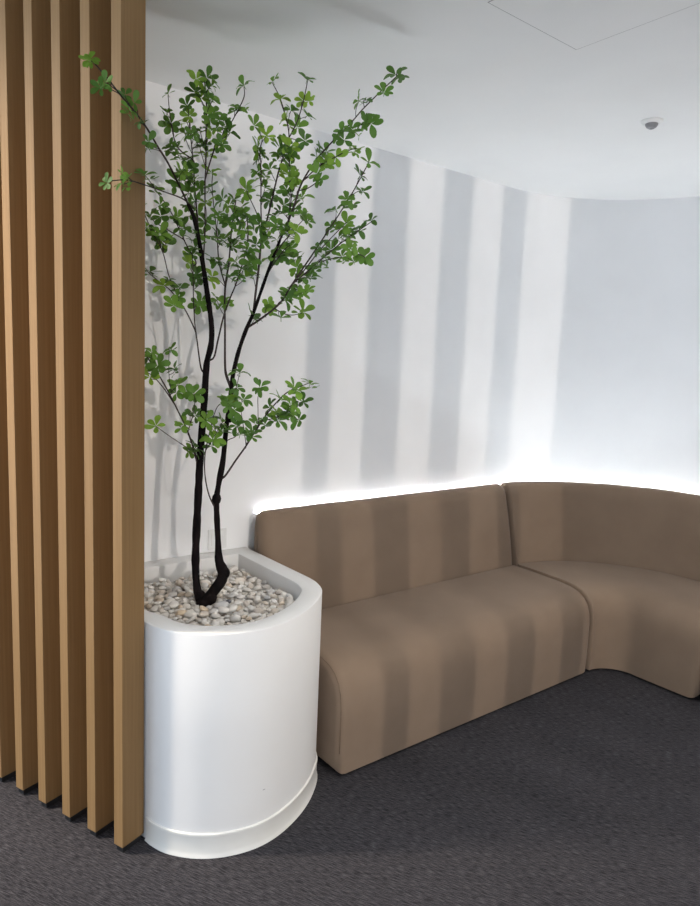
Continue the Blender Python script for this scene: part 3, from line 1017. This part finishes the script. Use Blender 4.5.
# the mass of lower pebbles between them
v, f = [], []
src = PEB[0]
base_bm = bmesh.new(); bmesh.ops.create_icosphere(base_bm, subdivisions=1, radius=1)
bv = [x.co.copy() for x in base_bm.verts]; bf = [tuple(q.index for q in x.verts) for x in base_bm.faces]; base_bm.free()
cnt = 0
while cnt < 2600:
    x, y = R.uniform(0.66, 1.43), R.uniform(1.85, 2.53)
    if not inside((x, y), ins(0.092)): cnt += 0; continue
    cnt += 1
    s = R.uniform(0.008, 0.014)
    z = heap(x, y) - R.uniform(0.0, 0.016) - 0.001
    mtx = Matrix.Rotation(R.uniform(0, 6.28), 3, 'Z') @ Matrix.Rotation(R.uniform(-0.5, 0.5), 3, 'X')
    o0 = len(v)
    sc_ = Vector((s * 1.25, s * 0.95, s * 0.7))
    for q in bv:
        w_ = mtx @ Vector((q.x * sc_.x, q.y * sc_.y, q.z * sc_.z)) * (1 + 0.2 * noise.noise(q * 1.3 + Vector((cnt, 0, 0))))
        v.append(w_ + Vector((x, y, z)))
    f += [tuple(o0 + i for i in q) for q in bf]
bedo = link('pebble_bed', mesh_from('pebble_bed', v, f, fix=False), None, None, True)
at_ = bedo.data.attributes.new('tone', 'FLOAT', 'POINT')
tones = []
for k in range(len(v) // 12): tones += [R.random()] * 12
at_.data.foreach_set('value', tones)
mt, nt, b = new_mat('mixed_small_pebbles')
an = N(nt, 'ShaderNodeAttribute'); an.attribute_name = 'tone'
rp = ramp(nt, [(0.0, (0.76, 0.71, 0.64)), (0.3, (0.58, 0.55, 0.51)), (0.5, (0.82, 0.79, 0.74)), (0.75, (0.50, 0.44, 0.38)), (1.0, (0.80, 0.78, 0.75))])
nt.links.new(an.outputs['Fac'], rp.inputs['Fac']); nt.links.new(rp.outputs[0], b.inputs['Base Color'])
b.inputs['Roughness'].default_value = 0.6
bedo.data.materials.append(mt)
tag(bedo, 'layer of mixed small pebbles beneath the surface stones in the planter', 'pebbles', kind='stuff')

# scuff position on the planter front
ray = at(264, 789.5, 1.0) - EYE
bestd = None
for i in range(len(OUT) - 1):
    a, b_ = OUT[i], OUT[i + 1]
    if a.y > 2.1: continue
    mid = (a + b_) / 2
    # intersection of the ray (xy) with the segment
    d1 = Vector((ray.x, ray.y)); d2 = b_ - a
    den = d1.x * d2.y - d1.y * d2.x
    if abs(den) < 1e-9: continue
    t = (a.x * d2.y - a.y * d2.x) / den
    u = (a.x * d1.y - a.y * d1.x) / den
    if t > 0 and -0.01 <= u <= 1.01 and (bestd is None or t < bestd[0]): bestd = (t, d2)
if bestd:
    P = EYE + ray * bestd[0]
    scuff.location = P - Vector(planter.location)
    scuff.rotation_euler = (0, 0, math.atan2(bestd[1].y, bestd[1].x))

# ------------------------------------------------------------------ surroundings outside the frame
# downlight fittings
WHERE = ['above the outer face of the oak slats', 'in front of the planter and straight sofa', 'near the end sofa module', 'overhead just behind the viewer', 'beside the added fin screen']
for (x, y, z, p, c), wh in zip(DOWN, WHERE):
    d = empty('downlight', (x, y, z))
    tag(d, 'round white recessed ceiling downlight ' + wh, 'downlight', 'recessed ceiling downlights')
    o = link('ring', lathe('downlight_ring', [(0.050, 0.0), (0.062, 0.0), (0.062, -0.004), (0.052, -0.006), (0.050, -0.003)]), M_PLASTIC, d, True); o.location = (0, 0, 0)
    o = link('lamp_disc', lathe('downlight_disc', [(0.0001, -0.001), (0.050, -0.001), (0.050, 0.0)]), M_DISC, d); o.location = (0, 0, 0)
# unseen screen added out of frame, fins sized to stripe the wall and sofa
SY = -0.9
K = (SY - STRIPE_POS[1]) / (WALL_Y - STRIPE_POS[1])


def sx(x): return STRIPE_POS[0] + (x - STRIPE_POS[0]) * K


screen = empty('added_fin_screen', (1.8, SY, 0))
tag(screen, 'added screen of wide oak fins behind the viewer, shaped to stripe the light', 'screen')
for a, b_ in [(-0.45, -0.05), (-0.035, 0.40), (0.415, 0.813), (1.80, 1.949), (2.155, 2.387), (2.632, 2.852), (3.104, 3.291), (3.614, 4.1), (4.1, 4.7), (4.7, 5.4)]:
    box('fin', (sx(a), SY - 0.012, 0.0), (sx(b_), SY + 0.012, CEIL), M_OAK, screen)  # end fins placed to hold light off the oak slats and right-hand wall
